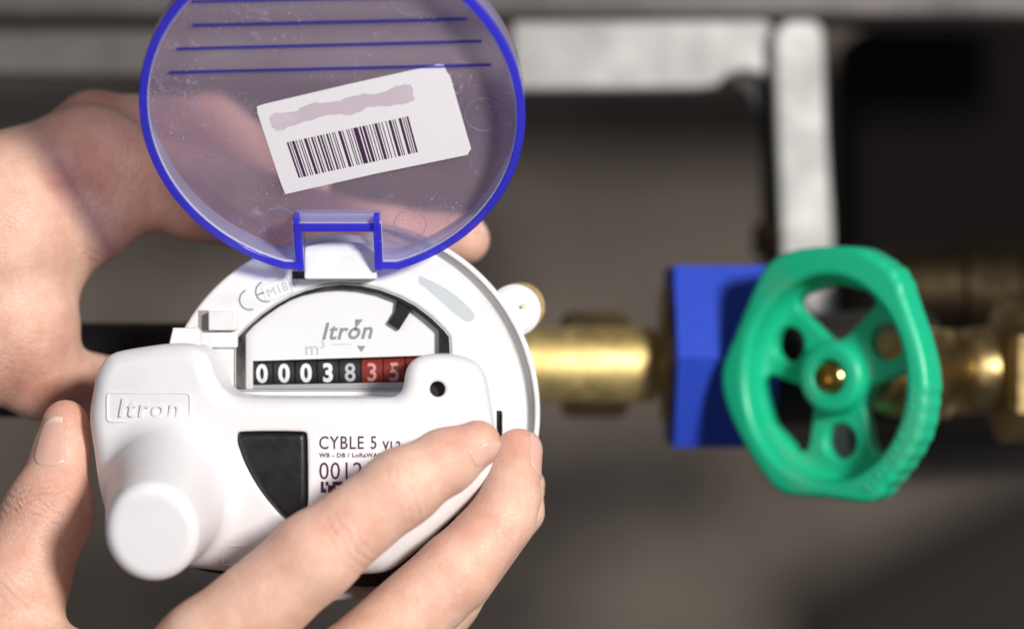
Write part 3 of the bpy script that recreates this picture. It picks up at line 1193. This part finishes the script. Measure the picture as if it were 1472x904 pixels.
def front_y(x, z, tab={}):
    """height of the module's front near a point, by marching"""
    for y in np.arange(-27, -2, 0.05):
        if module_sd(np.array([[[x]]]), np.array([[[y]]]), np.array([[[z]]]))[0, 0, 0] < 0:
            return y
    return YF


V2, F2, N2 = nets(lambda X, Y, Z: extrude_sd(poly_sd(X, Z, insert_out) , Y - ((X - mpx(430, 660)[0]) / 62) ** 2 * 7.0 - (np.maximum(mpx(430, 660)[1] - Z, 0) / 30) ** 2 * 4.5, YF - 0.15, YF + 4, 1.3),
                  (min(p[0] for p in insert_out) - 1, -23, min(p[1] for p in insert_out) - 1), (max(p[0] for p in insert_out) + 1, -16, max(p[1] for p in insert_out) + 1), 0.3)
add('black_insert', V2, F2, m_black, module, normals=N2)
hc = mpx(628, 560)
v = lathe([(0, 2.2), (0.3, 2.2)], (hc[0], YF + 5, hc[1]), (0, 1, 0), 24)
add('screw_hole', *v, m_hole, module, smooth=30)


def drape(vf, lift=0.05, mc_=mpx(430, 660)):
    """lay a flat print onto the domed front"""
    v, f = vf
    v = np.array(v)
    x, z = v[:, 0], v[:, 2]
    v[:, 1] += ((x - mc_[0]) / 62) ** 2 * 7.0 + (np.maximum(mc_[1] - z, 0) / 30) ** 2 * 4.5
    return v, f


fT = flat(YF - 0.02)
tx = lambda s, size, x, y, bold=0.0, wx=1.0, sp=1.0, shear=0.0, fr=fT: drape(text(s, size, fr.turned(0, fr.px(x, y)), (0, 0), bold, shear, 0.05, 'LEFT', wx, sp))
add('product_lettering', *tx('CYBLE 5', 4.1, 458, 645, 0.03, 0.80, 1.12), m_purple, module, smooth=False)
add('version_lettering', *tx('V1.2', 2.6, 550, 646, 0.08, 0.85, 1.0), m_purple, module, smooth=False)
add('radio_lettering', *tx('WB - DB / LoRaWAN / T', 1.35, 459, 657, 0.03, 1.05, 1.1), m_purple, module, smooth=False)
add('serial_lettering', *tx('00121', 5.5, 458, 688.5, 0.0, 0.88, 1.04), m_purple, module, smooth=False)
# heavy dark print partly covered by the finger
cells = []
for j in range(3):
    for i in range(9 - 2 * j):
        if rng.rand() < 0.62 or i == 0:
            a = fT.px(461 + i * 3.4, 692 + j * 5.2)
            b = fT.px(461 + i * 3.4 + 4.0, 692 + j * 5.2 + 5.6)
            cells.append(drape(plate([[(a[0], a[1]), (b[0], a[1]), (b[0] + .1, b[1]), (a[0], b[1])]], 0.04, 0, fT.shift(0.03 + 0.004 * ((i + j) % 3)))))
add('dark_print', *merge(*cells), m_purple, module, smooth=False, kind='stuff')
# embossed logo and its frame
c = fT.px(211, 586)
rr_o = rrect(c[0], c[1], 19.6, 7.0, 1.2)
fE = flat(YF - 0.28)
v = drape(plate([rr_o, inset(rr_o, 0.5)], 0.8, 0.2, fE))
add('logo_frame', *v, m_module, module, smooth=30)
v = drape(text('Itron', 6.0, fE.turned(0, (c[0], c[1] - 2.1)), (0, 0), 0.04, 0.2, 0.3, wx=0.98, space=1.2))
add('embossed_logo', v[0], v[1], m_module, module, smooth=30)
c = fT.px(345, 800)
rr_o = rrect(c[0], c[1], 9, 4.6, 0.4)
v = drape(plate([rr_o, inset(rr_o, 0.3)], 0.8, 0.1, fE))
add('base_frame', *v, m_module, module, smooth=30)
# catch at the upper left
fr = flat(-11)
a = [fr.px(*q) for q in ((243, 492), (248, 471), (283, 471), (287, 476), (287, 505), (243, 505))]
v = plate([a], 4, 0.5, fr)
add('module_catch', *v, m_module, module, smooth=35)
# black strip filling the dark gap at the underside
g2 = catmull([FM.px(*q) for q in ((200, 800), (280, 826), (420, 832), (560, 832), (630, 785), (640, 765), (560, 790), (300, 790))], 4)
fr = flat(-6)
g2 = catmull([fr.px(*q) for q in ((230, 795), (300, 823), (420, 833), (560, 842), (640, 780), (640, 740), (420, 760), (240, 760))], 4)
v = plate([g2], 7, 1.2, fr)
add('dark_gap', *v, m_black, module, smooth=35)


# ================================================================== the person's hands
def build_hand(name, chain, joints, lo, hi, h, parent, k=4.0, reds=(), label=None, extra=None):
    def f(X, Y, Z, wr=True):
        d = None
        for a, b, r1, r2, kk in chain:
            q = cone(X, Y, Z, a, b, r1, r2)
            d = q if d is None else smin(d, q, kk)
        if extra:
            d = extra(d, X, Y, Z)
        return d
    V, F, N = nets(f, lo, hi, h)
    o = add(name, V, F, m_skin, parent, normals=N)
    me = o.data
    cr = np.zeros(len(V))
    for p, ax, width, amp, side in joints:
        ax = norm(ax)
        dlt = V - np.asarray(p)
        s = dlt @ ax
        tr = dlt - s[:, None] * ax
        rad = np.linalg.norm(tr, axis=1)
        wob = 0.5 * np.sin(tr[:, 0] * 0.9 + 1) + 0.5 * np.sin(tr[:, 2] * 1.1 + tr[:, 1])
        facing = np.clip((N @ norm(side)) * 1.2 + 0.1, 0, 1)
        g = np.exp(-(s / width) ** 2) * np.exp(-(rad / 16) ** 4) * facing
        cr += amp * g * (np.cos((s + wob) * 2 * math.pi / 1.9) * 0.6 + 0.4 * np.cos((s - 1.3 * wob) * 2 * math.pi / 1.3))
    red = np.zeros(len(V))
    for p, r, amt in reds:
        red += amt * np.exp(-(np.linalg.norm(V - np.asarray(p), axis=1) / r) ** 2)
    for nm, arr in (('crease', cr), ('red', np.clip(red, 0, 1))):
        at = me.attributes.new(nm, 'FLOAT', 'POINT')
        at.data.foreach_set('value', arr.astype(np.float32))
    if label:
        o['label'] = label
    return o, f


def nail(field, base, tipdir, nrm, L, Wd, hand, lift=0.18, kind=None):
    """nail plate: a thin shell of the finger's own surface inside a rounded outline"""
    t = norm(tipdir)
    n = norm(np.asarray(nrm) - np.dot(nrm, t) * t)
    s = np.cross(t, n)
    c = np.asarray(base, float)

    def f(X, Y, Z):
        x, y, z = X - c[0], Y - c[1], Z - c[2]
        a = x * t[0] + y * t[1] + z * t[2]
        b = x * s[0] + y * s[1] + z * s[2]
        g = x * n[0] + y * n[1] + z * n[2]
        rr = min(3.3, Wd / 2 - 0.4)
        qa, qb = np.abs(a) - L / 2 + rr, np.abs(b) - Wd / 2 + rr
        out = np.sqrt(np.maximum(qa, 0) ** 2 + np.maximum(qb, 0) ** 2) + np.minimum(np.maximum(qa, qb), 0) - rr
        d = field(X, Y, Z)
        # the plate is flatter along the finger than the flesh: lifts at the free edge
        up = lift + 0.2 * np.clip(a / L + 0.2, 0, 1)
        sh = np.maximum(d - up, -(d + 0.6))
        return smax(smax(sh, out, 0.25), -g - 0.5, 0.2)
    R = max(L, Wd) * 0.75 + 3
    lo = c - R
    hi = c + R
    V, F, N = nets(f, lo, hi, 0.22)
    o = add('fingernail', V, F, m_nail, hand, normals=N)
    a = (V - c) @ t
    b = (V - c) @ s
    tip = np.clip((a + 0.10 * b * b - (L / 2 - 1.5)) / 0.4, 0, 1)
    at = o.data.attributes.new('tip', 'FLOAT', 'POINT')
    at.data.foreach_set('value', tip.astype(np.float32))
    return o


person = empty('person', W(40, 960, 10))
tag(person, "person's two bare hands holding the water meter and its radio module", 'person')

# front (right) hand
T = [W(94, 607, -8), W(88, 650, -9), W(70, 735, -13), W(22, 840, -17), W(-30, 960, -18)]
I = [W(686, 638, -31), W(640, 663, -33), W(578, 700, -36), W(452, 799, -39), W(300, 934, -38), W(190, 1040, -30)]
M_ = [W(745, 649, -11), W(734, 715, -16), W(722, 745, -19), W(655, 822, -24), W(490, 975, -28), W(380, 1060, -26)]
Rg = [W(757, 697, 6), W(748, 735, 2), W(640, 860, -6), W(520, 1010, -14)]
c1 = [
    (T[0], T[1], 5.2, 5.9, 3), (T[1], T[2], 5.9, 9.7, 3), (T[2], T[3], 9.7, 11.4, 3), (T[3], T[4], 11.4, 15, 3),
    (I[0], I[1], 5.3, 6.9, 2.0), (I[1], I[2], 6.9, 8.1, 2.5), (I[2], I[3], 8.1, 9.3, 3), (I[3], I[4], 9.3, 11.0, 3), (I[4], I[5], 11.0, 12.5, 3),
    (M_[0], M_[1], 5.4, 6.7, 1.6), (M_[1], M_[2], 6.5, 7.2, 1.6), (M_[2], M_[3], 7.4, 8.6, 1.6), (M_[3], M_[4], 8.8, 10.2, 1.6), (M_[4], M_[5], 10.2, 12, 2.5),
    (Rg[0], Rg[1], 4.2, 5.6, 0.8), (Rg[1], Rg[2], 5.6, 8, 0.8), (Rg[2], Rg[3], 8, 10, 1.5),
    (T[4], I[5], 15, 16, 6), (I[5], M_[5], 14, 14, 5),
]


def web(d, X, Y, Z):
    return d


js = [(T[2], T[1] - T[2], 4.2, .55, (-.3, -1, .3)), (I[2], I[1] - I[2], 3.5, 0.24, (.3, -1, -.3)), (W(500, 780, -44), I[2] - I[3], 3.5, 0.26, (.5, -1, -.3)), (W(72, 880, -20), (1, 0, 1), 3, 0.25, (0, -1, 0))]
reds = [(W(690, 625, -36), 7, .45), (W(748, 625, -12), 7, .35), (W(95, 590, -12), 6, .4), (W(500, 780, -48), 9, .20), (T[2] + np.array([0, -8, 0]), 9, .30), (W(620, 690, -42), 7, .15), (W(690, 760, -26), 9, .2), (W(130, 735, -14), 8, .3)]
right, rf = build_hand('hand', c1, js, (-134, -58, -104), (14, 18, -14), 0.8, person, reds=reds, label='front hand with index finger across the white module and thumb at its left')
nail(rf, W(82, 634, -14), T[0] - T[1] + np.array([-.2, 0, 0]), (-.75, -1, .0), 11.5, 7.8, right, 0.2)
nail(rf, W(700, 640, -36), norm(I[0] - I[1]), (.62, -.45, -.62), 9, 6.5, right, 0.2)
nail(rf, W(768, 652, -12), M_[0] - M_[1] + np.array([.4, 0, 0]), (1, -.30, .15), 11.5, 8.2, right)
nail(rf, W(777, 690, 5), (0.1, 0, 1), (1, -.25, .2), 7, 6.5, right)

# rear (left) hand
a_mcp = W(128, 232, 24)
c2 = [
    (W(-120, 400, 22), W(-10, 330, 20), 24, 22, 6), (W(-10, 330, 20), a_mcp, 20, 12.5, 8),
    (W(-10, 330, 20), W(135, 188, 36), 18, 9.5, 5),
    (a_mcp, W(285, 278, 34), 13.0, 11.6, 5), (W(285, 278, 34), W(430, 322, 44), 11.6, 9.8, 3), (W(430, 322, 44), W(560, 345, 48), 9.6, 8.4, 3), (W(560, 345, 48), W(668, 344, 44), 8.2, 6.4, 3),
    (W(135, 188, 36), W(300, 190, 62), 9.5, 9.5, 3), (W(300, 190, 62), W(430, 260, 72), 9.5, 8.5, 3),
    (W(-60, 480, 18), W(20, 470, 18), 22, 15, 6), (W(20, 470, 18), W(60, 545, 22), 15, 9.0, 6), (W(60, 545, 22), W(190, 565, 40), 9.2, 8, 5), (W(190, 565, 40), W(290, 560, 50), 8, 7, 4),
    (W(60, 320, 26), W(118, 308, 28), 18, 13.0, 9),
]
js2 = [(W(170, 250, 14), (1, 0, -.4), 9, 0.25, (0, -1, .2)), (W(150, 385, 24), (1, .1, 1), 3.0, .35, (.2, -1, -.3)), (W(60, 500, 8), (.3, 0, -1), 6, .12, (0, -1, 0))]
reds2 = [(W(120, 235, 10), 9, .5), (W(85, 262, 6), 5, .4), (W(205, 262, 22), 10, .5), (W(120, 150, 30), 10, .7), (W(215, 200, 30), 9, .5), (W(300, 320, 30), 14, .25), (W(165, 370, 24), 8, .35), (W(90, 575, 14), 13, .45), (W(70, 470, 10), 8, .15), (W(30, 560, 8), 9, .3)]
left, lf = build_hand('hand', c2, js2, (-152, -12, -42), (8, 86, 66), 0.9, person, reds=reds2, label='rear hand curled behind the meter and its open lid')
nail(lf, W(672, 332, 38), (1, 0, .05), (.1, .2, 1), 10, 8.5, left)
